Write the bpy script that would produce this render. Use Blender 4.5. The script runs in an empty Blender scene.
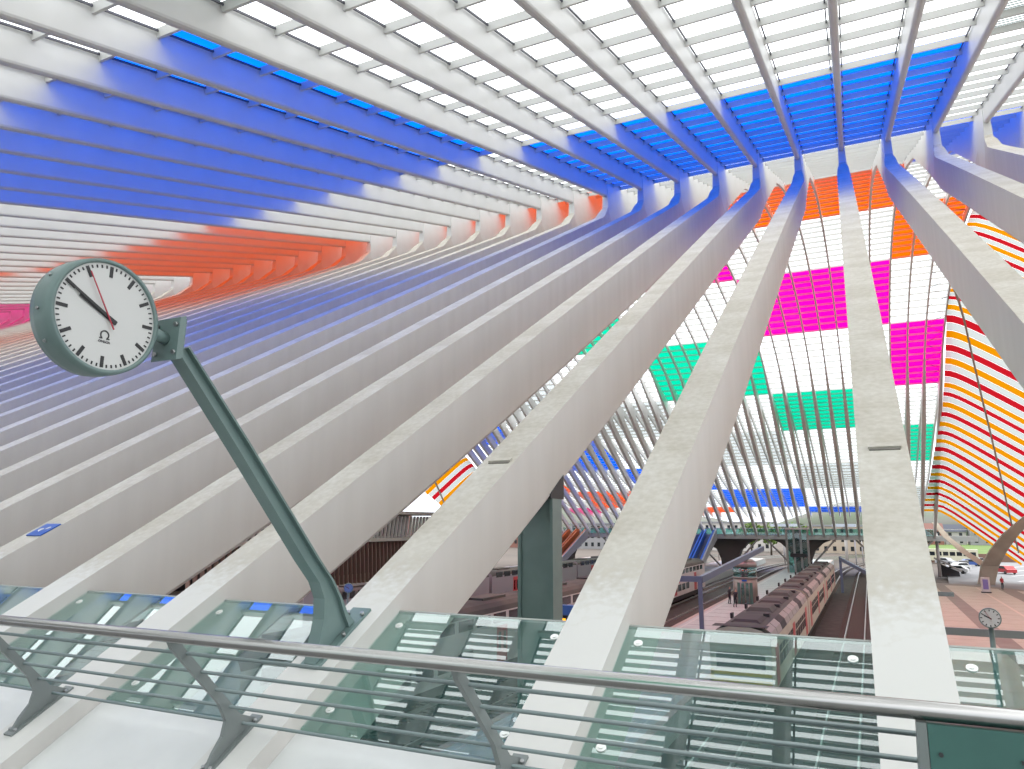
import bpy, bmesh, math, random
from mathutils import Vector, Matrix
from mathutils.bvhtree import BVHTree

SC = bpy.context.scene
C = SC.collection
R = random.Random(7)

# ------------------------------------------------------------------ camera
F_PX, PITCH, YAW, ROLL = 734.54, 0.1866, 0.4469, 0.0035
fw = Vector((-math.sin(YAW)*math.cos(PITCH), math.cos(YAW)*math.cos(PITCH), math.sin(PITCH)))
rt0 = Vector((math.cos(YAW), math.sin(YAW), 0)); up0 = rt0.cross(fw)
rt = rt0*math.cos(ROLL) + up0*math.sin(ROLL); up = rt.cross(fw)
cd = bpy.data.cameras.new('camera'); cam = bpy.data.objects.new('camera', cd); C.objects.link(cam)
cd.sensor_width = 36; cd.lens = F_PX/1024*36; cd.clip_end = 3000; cd.clip_start = 0.05
M4 = Matrix((rt, up, -fw)).transposed().to_4x4(); cam.matrix_world = M4
SC.camera = cam

# ------------------------------------------------------------------ sky (overcast) and exposure
wd = bpy.data.worlds.new('overcast_sky'); SC.world = wd; wd.use_nodes = True
nt = wd.node_tree; bgn = nt.nodes['Background']
tc = nt.nodes.new('ShaderNodeTexCoord'); sp = nt.nodes.new('ShaderNodeSeparateXYZ'); rp = nt.nodes.new('ShaderNodeValToRGB')
nt.links.new(tc.outputs['Generated'], sp.inputs[0]); nt.links.new(sp.outputs['Z'], rp.inputs[0])
rp.color_ramp.elements[0].color = (.36, .38, .41, 1); rp.color_ramp.elements[1].color = (1, 1, 1, 1)   # overcast: zenith three times the horizon
nt.links.new(rp.outputs[0], bgn.inputs[0]); bgn.inputs[1].default_value = 4.0
vs = SC.view_settings
vs.view_transform = 'Standard'; vs.look = 'None'; vs.gamma = 1; vs.use_curve_mapping = False
vs.exposure = 0.0
SC.cycles.transparent_max_bounces = 24
SC.cycles.max_bounces = 10; SC.cycles.diffuse_bounces = 5

# ------------------------------------------------------------------ materials
MATS = {}
ALB = .74      # every paint and stone colour scaled down so less white light bounces
def mat(name, col, rough=.6, metal=0., col2=None, scale=3., detail=4., ramp=(.35, .65), bump=0., spec=.5, stretch=None, emit=None):
    if name in MATS: return MATS[name]
    if metal < .5: col = tuple(c*ALB for c in col); col2 = tuple(c*ALB for c in col2) if col2 is not None else None
    m = bpy.data.materials.new(name); m.use_nodes = True; t = m.node_tree
    b = t.nodes['Principled BSDF']
    b.inputs['Base Color'].default_value = (*col, 1); b.inputs['Roughness'].default_value = rough
    b.inputs['Metallic'].default_value = metal; b.inputs['Specular IOR Level'].default_value = spec
    if col2 is not None or bump:
        tcn = t.nodes.new('ShaderNodeTexCoord'); n = t.nodes.new('ShaderNodeTexNoise')
        n.inputs['Scale'].default_value = scale; n.inputs['Detail'].default_value = detail
        src = tcn.outputs['Object']
        if stretch:
            mp = t.nodes.new('ShaderNodeMapping'); mp.inputs['Scale'].default_value = stretch
            t.links.new(src, mp.inputs[0]); src = mp.outputs[0]
        t.links.new(src, n.inputs['Vector'])
        if col2 is not None:
            r = t.nodes.new('ShaderNodeValToRGB')
            r.color_ramp.elements[0].position, r.color_ramp.elements[1].position = ramp
            r.color_ramp.elements[0].color = (*col2, 1); r.color_ramp.elements[1].color = (*col, 1)
            t.links.new(n.outputs['Fac'], r.inputs[0]); t.links.new(r.outputs[0], b.inputs['Base Color'])
        if bump:
            bp = t.nodes.new('ShaderNodeBump'); bp.inputs['Strength'].default_value = bump
            t.links.new(n.outputs['Fac'], bp.inputs['Height']); t.links.new(bp.outputs[0], b.inputs['Normal'])
    if emit:
        b.inputs['Emission Color'].default_value = (*emit[0], 1); b.inputs['Emission Strength'].default_value = emit[1]
    MATS[name] = m; return m

def glass_film(name, col, gloss=.05):
    """thin sheet of glass with a coloured film: both faces of the pane tint, so the colour is rooted"""
    m = bpy.data.materials.new(name); m.use_nodes = True; t = m.node_tree
    t.nodes.remove(t.nodes['Principled BSDF']); out = t.nodes['Material Output']
    tr = t.nodes.new('ShaderNodeBsdfTransparent'); tr.inputs[0].default_value = (*[math.sqrt(c) for c in col], 1)
    gl = t.nodes.new('ShaderNodeBsdfGlossy'); gl.inputs['Roughness'].default_value = .08; gl.inputs[0].default_value = (.9, .9, .9, 1)
    mx = t.nodes.new('ShaderNodeMixShader'); mx.inputs[0].default_value = gloss
    t.links.new(tr.outputs[0], mx.inputs[1]); t.links.new(gl.outputs[0], mx.inputs[2]); t.links.new(mx.outputs[0], out.inputs[0])
    MATS[name] = m; return m

def milky_film(name, col):
    m = bpy.data.materials.new(name); m.use_nodes = True; t = m.node_tree
    t.nodes.remove(t.nodes['Principled BSDF']); out = t.nodes['Material Output']
    tl = t.nodes.new('ShaderNodeBsdfTranslucent'); tl.inputs[0].default_value = (*col, 1)
    df = t.nodes.new('ShaderNodeBsdfDiffuse'); df.inputs[0].default_value = (*col, 1)
    mx = t.nodes.new('ShaderNodeMixShader'); mx.inputs[0].default_value = .25
    t.links.new(tl.outputs[0], mx.inputs[1]); t.links.new(df.outputs[0], mx.inputs[2]); t.links.new(mx.outputs[0], out.inputs[0])
    MATS[name] = m; return m
def rail_glass(name, tint, ior=1.6, mul=2.0):
    m = bpy.data.materials.new(name); m.use_nodes = True; t = m.node_tree
    t.nodes.remove(t.nodes['Principled BSDF']); out = t.nodes['Material Output']
    tr = t.nodes.new('ShaderNodeBsdfTransparent'); tr.inputs[0].default_value = (*tint, 1)
    gl = t.nodes.new('ShaderNodeBsdfGlossy'); gl.inputs['Roughness'].default_value = .01; gl.inputs[0].default_value = (.95, 1, 1, 1)
    fr = t.nodes.new('ShaderNodeFresnel'); fr.inputs[0].default_value = ior
    mt = t.nodes.new('ShaderNodeMath'); mt.operation = 'MULTIPLY'; mt.inputs[1].default_value = mul
    mx = t.nodes.new('ShaderNodeMixShader')
    ge = t.nodes.new('ShaderNodeNewGeometry'); iv = t.nodes.new('ShaderNodeMath'); iv.operation = 'SUBTRACT'; iv.inputs[0].default_value = 1
    m3 = t.nodes.new('ShaderNodeMath'); m3.operation = 'MULTIPLY'   # the inner side of the thin sheet does not reflect again
    t.links.new(ge.outputs['Backfacing'], iv.inputs[1]); t.links.new(fr.outputs[0], mt.inputs[0])
    t.links.new(mt.outputs[0], m3.inputs[0]); t.links.new(iv.outputs[0], m3.inputs[1]); t.links.new(m3.outputs[0], mx.inputs[0])
    df = t.nodes.new('ShaderNodeBsdfDiffuse'); df.inputs[0].default_value = (.16, .36, .33, 1); m0 = t.nodes.new('ShaderNodeMixShader'); m0.inputs[0].default_value = .07   # greenish tone of the glass as weak teal diffuse, lifting near-black parts
    t.links.new(tr.outputs[0], m0.inputs[1]); t.links.new(df.outputs[0], m0.inputs[2])
    t.links.new(m0.outputs[0], mx.inputs[1]); t.links.new(gl.outputs[0], mx.inputs[2]); t.links.new(mx.outputs[0], out.inputs[0])
    MATS[name] = m; return m

def concrete_face():
    """weathered upper face of the struts: blotched grey concrete, repainted white near the walkway"""
    m = bpy.data.materials.new('weathered_concrete'); m.use_nodes = True; t = m.node_tree; b = t.nodes['Principled BSDF']
    b.inputs['Roughness'].default_value = .85
    tcn = t.nodes.new('ShaderNodeTexCoord')
    n1 = t.nodes.new('ShaderNodeTexNoise'); n1.inputs['Scale'].default_value = 15; n1.inputs['Detail'].default_value = 6
    n2 = t.nodes.new('ShaderNodeTexNoise'); n2.inputs['Scale'].default_value = 1.6; n2.inputs['Detail'].default_value = 5
    for n in (n1, n2): t.links.new(tcn.outputs['Object'], n.inputs['Vector'])
    r1 = t.nodes.new('ShaderNodeValToRGB'); e = r1.color_ramp.elements
    e[0].position, e[1].position = .32, .74; e[0].color = (0.430, 0.402, 0.350, 1); e[1].color = (0.515, 0.494, 0.448, 1)
    t.links.new(n1.outputs['Fac'], r1.inputs[0])
    r2 = t.nodes.new('ShaderNodeValToRGB'); e = r2.color_ramp.elements
    e[0].position, e[1].position = .38, .72; e[0].color = (.92, .90, .86, 1); e[1].color = (1.12, 1.13, 1.14, 1)
    t.links.new(n2.outputs['Fac'], r2.inputs[0])
    mu = t.nodes.new('ShaderNodeMix'); mu.data_type = 'RGBA'; mu.blend_type = 'MULTIPLY'; mu.inputs[0].default_value = 1
    t.links.new(r1.outputs[0], mu.inputs[6]); t.links.new(r2.outputs[0], mu.inputs[7])
    s = t.nodes.new('ShaderNodeSeparateXYZ'); t.links.new(tcn.outputs['Object'], s.inputs[0])
    ad = t.nodes.new('ShaderNodeMath'); ad.operation = 'MULTIPLY_ADD'; ad.inputs[1].default_value = 1.2; t.links.new(n1.outputs['Fac'], ad.inputs[0]); t.links.new(s.outputs['Y'], ad.inputs[2])
    mr = t.nodes.new('ShaderNodeMapRange'); mr.inputs[1].default_value = 5.7; mr.inputs[2].default_value = 6.3
    t.links.new(ad.outputs[0], mr.inputs[0])
    m2 = t.nodes.new('ShaderNodeMix'); m2.data_type = 'RGBA'; t.links.new(mr.outputs[0], m2.inputs[0])
    m2.inputs[6].default_value = (.60, .593, .57, 1); t.links.new(mu.outputs[2], m2.inputs[7])
    t.links.new(m2.outputs[2], b.inputs['Base Color'])
    bp = t.nodes.new('ShaderNodeBump'); bp.inputs['Strength'].default_value = .12; t.links.new(n1.outputs['Fac'], bp.inputs['Height']); t.links.new(bp.outputs[0], b.inputs['Normal'])
    MATS['weathered_concrete'] = m; return m

m_face = concrete_face()
m_side = mat('painted_strut_side', (.80, .77, .73), .55, col2=(.74, .71, .67), scale=1.2, stretch=(1, 2.5, .35), ramp=(.3, .7))
m_beam = mat('white_painted_steel', (.86, .86, .84), .45, col2=(.80, .80, .77), scale=.8, ramp=(.3, .7))
m_purlin = mat('pale_purlin_paint', (.80, .80, .76), .5)
m_gasket = mat('dark_glazing_bar', (.10, .10, .13), .5)
m_white = mat('white_infill_paint', (.84, .85, .84), .5, col2=(.78, .79, .78), scale=2.)
m_teal = mat('teal_painted_steel', (.22, .315, .30), .4, col2=(.19, .28, .27), scale=4.)
m_tealbox = mat('deep_teal_panel', (.075, .20, .175), .35, col2=(.065, .17, .15), scale=3.)
m_post = mat('grey_green_post_paint', (.27, .30, .295), .4, metal=.2)
m_bar = mat('grey_green_bar_paint', (.24, .30, .30), .35, metal=.3)
m_steel = mat('brushed_steel', (.37, .37, .36), .22, metal=1.)
m_bolt = mat('bolt_steel', (.35, .36, .36), .35, metal=.9)
m_disc = mat('clamp_disc_steel', (.75, .77, .75), .3, metal=.7)
m_black = mat('black_plastic', (.012, .012, .014), .4)
m_dial = mat('white_dial', (.82, .82, .80), .3)
m_red = mat('red_hand', (.55, .02, .05), .4)
m_dgrey = mat('dark_grey', (.05, .05, .055), .6)
m_edge = mat('pale_glass_edge', (.40, .43, .40), .3)
m_rglass = rail_glass('balustrade_glass', (.70, .86, .83))
m_tglass = rail_glass('teal_glass', (.45, .75, .72))
FILM = {
 'clear': glass_film('clear_roof_glass', (.95, .97, .97), .03),
 'blue': glass_film('blue_film_glass', (.0005, .13, 1.0), .02),
 'orange': glass_film('orange_film_glass', (1.0, .10, .0002), .02),
 'magenta': glass_film('magenta_film_glass', (1.0, .001, .30), .02),
 'green': glass_film('green_film_glass', (.0005, .48, .27), .02),
}
def striped_film(name):
    """clear glass printed with narrow milky bands across the bay"""
    m = bpy.data.materials.new(name); m.use_nodes = True; t = m.node_tree
    t.nodes.remove(t.nodes['Principled BSDF']); out = t.nodes['Material Output']
    tr = t.nodes.new('ShaderNodeBsdfTransparent'); tr.inputs[0].default_value = (.97, .98, .98, 1)
    tl = t.nodes.new('ShaderNodeBsdfTranslucent'); tl.inputs[0].default_value = (.30, .33, .32, 1)
    g = t.nodes.new('ShaderNodeNewGeometry'); sx = t.nodes.new('ShaderNodeSeparateXYZ'); t.links.new(g.outputs['Position'], sx.inputs[0])
    a = t.nodes.new('ShaderNodeMath'); a.operation = 'WRAP'; a.inputs[1].default_value = .212; a.inputs[2].default_value = 0; t.links.new(sx.outputs['Y'], a.inputs[0])
    c = t.nodes.new('ShaderNodeMath'); c.operation = 'GREATER_THAN'; c.inputs[1].default_value = .106; t.links.new(a.outputs[0], c.inputs[0])
    mx = t.nodes.new('ShaderNodeMixShader'); t.links.new(c.outputs[0], mx.inputs[0]); t.links.new(tr.outputs[0], mx.inputs[1]); t.links.new(tl.outputs[0], mx.inputs[2]); t.links.new(mx.outputs[0], out.inputs[0])
    MATS[name] = m; return m
FILM['striped'] = striped_film('white_striped_film_glass')
FILM['vwhite'] = milky_film('milky_visor_glass', (.37, .40, .39)); FILM['vyellow'] = milky_film('yellow_visor_film', (.45, .17, .001)); FILM['vred'] = milky_film('red_visor_film', (.31, .006, .012))

# ------------------------------------------------------------------ mesh helpers
def obj(name, me, m=None, parent=None, loc=None):
    o = bpy.data.objects.new(name, me); C.objects.link(o)
    if m is not None and not me.materials:
        me.materials.append(m)
    if parent is not None: o.parent = parent
    if loc is not None: o.location = loc
    return o
def tag(o, label=None, cat=None, group=None, kind=None):
    if label: o['label'] = label
    if cat: o['category'] = cat
    if group: o['group'] = group
    if kind: o['kind'] = kind
    return o
def empty(name, loc=(0, 0, 0), label=None, cat=None, group=None, kind=None, rz=0):
    o = bpy.data.objects.new(name, None); C.objects.link(o); o.location = loc; o.rotation_euler = (0, 0, rz); o.empty_display_size = .2
    return tag(o, label, cat, group, kind)
class MB:
    """collects simple solids into one mesh"""
    def __init__(s): s.v = []; s.f = []; s.mi = []; s.sm = []
    def add(s, vs, fs, mi=0, sm=False):
        k = len(s.v); s.v += [tuple(v) for v in vs]
        for f in fs: s.f.append([k+i for i in f]); s.mi.append(mi); s.sm.append(sm)
    def box(s, c, d, mi=0, rot=None):
        x, y, z = d[0]/2, d[1]/2, d[2]/2
        vs = [Vector((sx*x, sy*y, sz*z)) for sx in (-1, 1) for sy in (-1, 1) for sz in (-1, 1)]
        if rot is not None: vs = [rot @ v for v in vs]
        vs = [v + Vector(c) for v in vs]
        s.add(vs, [(0, 1, 3, 2), (4, 6, 7, 5), (0, 4, 5, 1), (2, 3, 7, 6), (0, 2, 6, 4), (1, 5, 7, 3)], mi)
        return s
    def bb(s, x0, x1, y0, y1, z0, z1, mi=0):
        return s.box(((x0+x1)/2, (y0+y1)/2, (z0+z1)/2), (x1-x0, y1-y0, z1-z0), mi)
    def loft(s, secs, mi=0, cap=True, sm=False, mis=None):
        n = len(secs[0]); k = len(s.v)
        for se in secs: s.v += [tuple(p) for p in se]
        for a in range(len(secs)-1):
            for i in range(n):
                j = (i+1) % n
                s.f.append([k+a*n+i, k+a*n+j, k+(a+1)*n+j, k+(a+1)*n+i]); s.mi.append(mis[i] if mis else mi); s.sm.append(sm)
        if cap:
            s.f.append([k+i for i in range(n)][::-1]); s.mi.append(mi); s.sm.append(False)
            s.f.append([k+(len(secs)-1)*n+i for i in range(n)]); s.mi.append(mi); s.sm.append(False)
        return s
    def tube(s, pts, r, n=8, mi=0, cap=True, sm=True):
        pts = [Vector(p) for p in pts]; secs = []
        rr = r if isinstance(r, (list, tuple)) else [r]*len(pts)
        for i, p in enumerate(pts):
            d = (pts[min(i+1, len(pts)-1)] - pts[max(i-1, 0)]).normalized()
            a = Vector((0, 0, 1)) if abs(d.z) < .9 else Vector((1, 0, 0))
            u = d.cross(a).normalized(); w = u.cross(d)
            secs.append([p + (u*math.cos(2*math.pi*k/n) + w*math.sin(2*math.pi*k/n))*rr[i] for k in range(n)])
        return s.loft(secs, mi, cap, sm)
    def cyl(s, c0, c1, r, n=16, mi=0, sm=True): return s.tube([c0, c1], r, n, mi, True, sm)
    def prism(s, poly, axis, a0, a1, mi=0):
        """poly: list of 2D points; axis 'x': (y,z); 'y': (x,z); 'z': (x,y)"""
        def P(p, a): return {'x': (a, p[0], p[1]), 'y': (p[0], a, p[1]), 'z': (p[0], p[1], a)}[axis]
        n = len(poly)
        s.add([P(p, a0) for p in poly] + [P(p, a1) for p in poly],
              [list(range(n))[::-1], list(range(n, 2*n))] + [[i, (i+1) % n, n+(i+1) % n, n+i] for i in range(n)], mi)
        return s
    def mesh(s, name, mats):
        me = bpy.data.meshes.new(name); me.from_pydata(s.v, [], s.f)
        for m in (mats if isinstance(mats, (list, tuple)) else [mats]): me.materials.append(m)
        me.polygons.foreach_set('material_index', s.mi); me.polygons.foreach_set('use_smooth', s.sm)
        bm = bmesh.new(); bm.from_mesh(me); bmesh.ops.recalc_face_normals(bm, faces=bm.faces); bm.to_mesh(me); bm.free()
        me.update(); return me
    def build(s, name, mats, parent=None, loc=None):
        return obj(name, s.mesh(name, mats), None, parent, loc)
def copy_tree(o, loc=None, parent=None):
    c = o.copy(); C.objects.link(c)
    if parent is not None: c.parent = parent
    if loc is not None: c.location = loc
    for ch in list(o.children): copy_tree(ch, None, c)
    return c

# ------------------------------------------------------------------ the vault: profile curves (Y along the tracks, Z up, eye = 0)
S, X0, MID = 1.93, 0.1524, 74.6
def XI(i): return X0 + i*S
def mir(Y): return 2*MID - Y
def und(Y): return 17.2258 - .29*(35.45 - Y) if Y > 4 else 17.2258 - .29*31.45 - .215*(4-Y)   # underside of the canopy beam
def prof(Y): u = (Y-4)/20; return -1.25 + .5697*(Y-4) - .1812*u*u   # upper face of the strut
def zb(Y):                                             # underside of the arch
    u = abs(Y-MID)
    return 26.8 - .00697*u*u if u < 28.6 else 21.1 - .5624*(u-28.6)
def zg(Y):                                             # glass
    Yn = MID - abs(Y-MID)
    if Yn <= 36: return und(Yn) + .9
    if Yn >= 50: return zb(Yn) + .6
    t = (Yn-36)/14; h = 14
    p0, p1, m0, m1 = und(36)+.9, zb(50)+.6, .29*h, 2*.00697*(MID-50)*h
    return (2*t**3-3*t*t+1)*p0 + (t**3-2*t*t+t)*m0 + (-2*t**3+3*t*t)*p1 + (t**3-t*t)*m1
I0, I1 = -34, 5
YN0, YF1 = -27.0, mir(-27.0)

def depth(Y):
    T = [(3, .74), (6, .86), (9, 1.01), (12.5, 1.15), (20, 1.29), (31, 1.44), (38, 1.5)]
    for (a, p), (b_, q_) in zip(T, T[1:]):
        if Y <= b_: return p+(q_-p)*max(0, (Y-a))/(b_-a)
    return T[-1][1]
def strut_mesh(far=False):
    b = MB(); secs = []
    fy = (lambda y: mir(y)) if far else (lambda y: y)
    path = []
    for Y in [2.85, 3.6, 4.6, 6, 8, 11, 15, 19, 23, 27, 30, 32, 33.4]:
        u = (Y-4)/20; d = depth(Y)/1.07
        path.append(((Y, prof(Y)), (Y+.25*d, prof(Y)-d*.93), .1947+.0661*u-.0111*u*u))
    path += [((34.3, prof(34.3)+.02), (34.75, 14.55), .262), ((34.85, 16.15), (35.6, 15.0), .225), ((35.2, 16.45), (36.3, 15.45), .17),
             ((35.38, 16.75), (37.0, 15.9), .125), ((35.45, 17.24), (37.9, 16.45), .112)]
    for (ty, tz), (by, bz), w in path:
        wb = max(w, .235) if ty > 34 else w; c = min(.05, w*.35); dy, dz = by-ty, bz-tz; k = .93
        secs.append([(-w, fy(ty), tz), (w, fy(ty), tz), (wb, fy(ty+dy*k), tz+dz*k), (wb-c, fy(by), bz), (-wb+c, fy(by), bz), (-wb, fy(ty+dy*k), tz+dz*k)])
    b.loft(secs, 1, True, False, mis=[0, 1, 1, 1, 1, 1])
    return b.mesh('strut', [m_face, m_side])
def canopy_mesh(far=False):
    fy = (lambda y: mir(y)) if far else (lambda y: y)
    b = MB(); secs = []; w = .11
    for Y in [YN0, -12, 4, 12, 24, 33, 35.45]:
        z0, z1 = und(Y), zg(Y)-.02
        secs.append([(-w, fy(Y), z1), (w, fy(Y), z1)] + [(w*math.cos(a), fy(Y), z0+.10-.10*math.sin(a)) for a in [math.pi*k/6 for k in range(7)]])
    n = len(secs)
    b.loft(secs, 0)
    return b.mesh('canopy_beam', m_beam)
def arch_mesh():
    b = MB(); secs = []
    Ys = [35.3, 36.5, 37.9, 39.5, 42, 44, 46, 48, 51, 55, 59, 63, 67, 71, 74.6]
    Ys = Ys + [mir(y) for y in Ys[-2::-1]]
    for Y in Ys:
        Yn = MID - abs(Y-MID)
        z0 = zb(Y)
        z1 = zg(Y)-.02; w = .085 if Yn > 39 else .108; wb = .085 + .15*max(0, min(1, (46-Yn)/9))
        secs.append([(-w, Y, z1), (w, Y, z1), (wb, Y, z0), (-wb, Y, z0)])
    b.loft(secs, 0)
    return b.mesh('arch_rib', m_beam)
def bar_path(off, y0, y1, h, step=2.5):
    b = MB(); n = max(2, int((y1-y0)/step)); secs = []
    for k in range(n+1):
        Y = y0+(y1-y0)*k/n; z = zg(Y)-.05
        secs.append([(off-.018, Y, z), (off+.018, Y, z), (off+.018, Y, z-h), (off-.018, Y, z-h)])
    return b.loft(secs)
me_strut, me_strutf, me_can, me_canf, me_arch = strut_mesh(), strut_mesh(True), canopy_mesh(), canopy_mesh(True), arch_mesh()
me_gas = [bar_path(o, YN0+.5, 38, .05).mesh('glazing_bar', m_gasket) for o in (-.17, .17)]

ordn = ['first', 'second', 'third', 'fourth', 'fifth', 'sixth', 'seventh', 'eighth', 'ninth', 'tenth', 'eleventh', 'twelfth']
def rib_label(i):
    if i == 0: return 'broad pale concrete roof rib rising straight ahead, just right of the bare rails'
    if i == -1: return 'pale concrete roof rib rising between the beige train and the teal column'
    if i == -2: return 'pale concrete roof rib that carries the leaning station clock pole'
    if i == -5: return 'pale concrete roof rib with a small blue plate stuck on its upper face'
    if i == 5: return 'rightmost arch rib, bordering the red and yellow striped visor'
    if i in (1, 2, 3, 4): return '%s pale roof rib to the right of the broad rib straight ahead' % ordn[i-1]
    if i >= -14: return '%s pale concrete roof rib to the left of the rib with the clock pole' % ordn[-3-i]
    return 'white roof rib in the crowded far rows along the left edge'
RIBS = {}
for i in range(I0, I1+1):
    g = 'roof ribs'
    r = empty('roof_rib', (XI(i), 0, 0), rib_label(i), 'roof rib', 'roof ribs')
    obj('strut', me_strut, None, r); obj('canopy_beam', me_can, None, r); obj('arch_rib', me_arch, None, r)
    obj('far_strut', me_strutf, None, r); obj('far_canopy_beam', me_canf, None, r)
    for mg in me_gas: obj('glazing_bar', mg, None, r)
    RIBS[i] = r
# drainage slots cast into two struts
for i in (0, -2):
    b = MB(); Y = 7.4; rot = Matrix.Rotation(math.atan(.56), 3, 'X')
    b.box((.02, Y, prof(Y)+.012), (.27, .075, .03), 0, rot); b.box((.02, Y-.045, prof(Y-.045)+.004), (.25, .02, .012), 1, rot)
    b.build('drain_lug', [m_face, mat('slot_grey', (.25, .24, .21), .8)], RIBS[i])

# ------------------------------------------------------------------ roof glazing: purlins and panes
ST = [-34.8, -20.0, -5.2, 9.6, 24.4, 37.7, 52.3, 67.4, 81.8, 96.9, 111.5, 124.8, 139.6, 154.4, 169.2, 184.0]   # segment s starts at ST[s+3]
CYC = {1: 'blue', 3: 'orange', 5: 'magenta', 7: 'green', 9: 'striped'}
def film(bay, seg):
    blk = math.floor((bay+6)/8); p = (seg - blk) % 10
    return CYC.get(p, 'clear')
rows = []
for k in range(len(ST)-1):
    for j in range(10):
        y0 = ST[k]+(ST[k+1]-ST[k])*j/10; y1 = ST[k]+(ST[k+1]-ST[k])*(j+1)/10
        if y0 < YN0-.1 or y1 > YF1+.1: continue
        rows.append((k-3, y0, y1))
ceiling = empty('ceiling', (0, 0, 0), 'vaulted station roof of clear and coloured glass panes', None, None, 'structure')
HWP = (S-.16)/2
def pane_vf(y0, y1, cx=0., oy=0., oz=0.):
    a, b_ = y0+.004, y1-.004; za, zb_ = zg(a), zg(b_); t = .014
    return [(cx+sx*HWP, y-oy, z+dz-oz) for dz in (0, t) for (y, z) in ((a, za), (b_, zb_)) for sx in (-1, 1)]
BF = [(0, 2, 3, 1), (4, 5, 7, 6), (0, 1, 5, 4), (2, 6, 7, 3), (0, 4, 6, 2), (1, 3, 7, 5)]
def purl_vf(y, cx=0., oy=0., oz=0.):
    e = .02; sl = (zg(y+.1)-zg(y-.1))/.2; d = Vector((1, sl)).normalized(); n = Vector((-d.y, d.x)); z = zg(y)-.012
    pts = [(d*a + n*h) for h in (-.2, 0) for a in (-.045, .045)]
    return [(cx+sx*(HWP-.02), y+p.x-oy, z+p.y-oz) for p in pts for sx in (-1, 1)]
PF = [(0, 2, 3, 1), (4, 5, 7, 6), (0, 1, 5, 4), (2, 6, 7, 3), (0, 4, 6, 2), (1, 3, 7, 5)]
def screen(p):
    p = Vector(p); d = p.dot(fw)
    if d < .2: return None
    return (512+F_PX*p.dot(rt)/d, 384.5-F_PX*p.dot(up)/d)
def vis_area(q):
    s = [screen(p) for p in q]
    if any(a is None for a in s): return 0
    if max(a[0] for a in s) < 5 or min(a[0] for a in s) > 1019 or max(a[1] for a in s) < 3 or min(a[1] for a in s) > 766: return 0
    return abs(sum(s[k][0]*s[(k+1) % 4][1]-s[(k+1) % 4][0]*s[k][1] for k in range(4)))/2
# which panes and purlins show largest (ribs may hide them): rank by what can be seen past the ribs
bv = []; bf = []
for i in range(I0, I1+1):
    for me in (me_strut, me_can, me_arch):
        k = len(bv); bv += [Vector((v.co.x+XI(i), v.co.y, v.co.z)) for v in me.vertices]; bf += [[k+q for q in p.vertices] for p in me.polygons]
bvh = BVHTree.FromPolygons(bv, bf)
def seen(p):
    p = Vector(p); d = p.length; h = bvh.ray_cast(Vector((0, 0, 0)), p.normalized(), d-.08)
    return h[0] is None
cand_pane, cand_purl = [], []
for bay in range(I0, I1):
    cx = (XI(bay)+XI(bay+1))/2
    for ri, (seg, y0, y1) in enumerate(rows):
        q = pane_vf(y0, y1, cx); ar = vis_area([q[0], q[1], q[3], q[2]])
        if ar > 0:
            vis = sum(seen((cx+fx*HWP*.9, y0+(y1-y0)*fy_, zg(y0+(y1-y0)*fy_)-.03)) for fx in (-1, -.5, 0, .5, 1) for fy_ in (.2, .6))/10
            cand_pane.append((ar*vis, bay, ri)); cand_purl.append((ar*sum(seen((cx+fx*HWP*.9, y0, zg(y0)-.1)) for fx in (-1, -.5, 0, .5, 1))/5, bay, ri))
        else:
            cand_pane.append((0, bay, ri)); cand_purl.append((0, bay, ri))
cand_pane.sort(reverse=True); cand_purl.sort(reverse=True)
NP = 300
pane_me, purl_me = {}, {}
CO = list(FILM.keys()); fb = MB(); pb = MB()
for n, (a, bay, ri) in enumerate(cand_pane):
    seg, y0, y1 = rows[ri]; cx = (XI(bay)+XI(bay+1))/2; ym = (y0+y1)/2; col = film(bay, seg)
    if n < NP:
        if ri not in pane_me:
            b = MB(); b.add(pane_vf(y0, y1, 0, ym, zg(ym)), BF); pane_me[ri] = b.mesh('pane', FILM['clear'])
        o = obj('pane', pane_me[ri], None, ceiling, (cx, ym, zg(ym)))
        o.material_slots[0].link = 'OBJECT'; o.material_slots[0].material = FILM[col]
        if col != 'clear': o['label'] = '%s film pane' % col
    else: fb.add(pane_vf(y0, y1, cx), BF, CO.index(col))
for n, (a, bay, ri) in enumerate(cand_purl):
    seg, y0, y1 = rows[ri]; cx = (XI(bay)+XI(bay+1))/2
    if n < NP:
        if ri not in purl_me:
            b = MB(); b.add(purl_vf(y0, 0, y0, zg(y0)), PF); purl_me[ri] = b.mesh('purlin', m_purlin)
        obj('purlin', purl_me[ri], None, ceiling, (cx, y0, zg(y0)))
    else: pb.add(purl_vf(y0, cx), PF)
o = fb.build('pane_field', [FILM[c] for c in CO], ceiling); o['kind'] = 'stuff'
o = pb.build('purlin_field', m_purlin, ceiling); o['kind'] = 'stuff'
# diagonal bracing wires in the outermost bay
b = MB(); cx0, cx1 = XI(4)+.1, XI(5)-.1
for k in range(52, 118, 2):
    if k % 4 == 2: p = [(cx0, k), (cx1, k+1.6)]
    else: p = [(cx1, k), (cx0, k+1.6)]
    if zg(p[0][1]) : b.tube([(x, y, zg(y)-.25) for x, y in p], .03, 5)
tag(b.build('bracing_wires', m_gasket, ceiling), kind='stuff')

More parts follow.
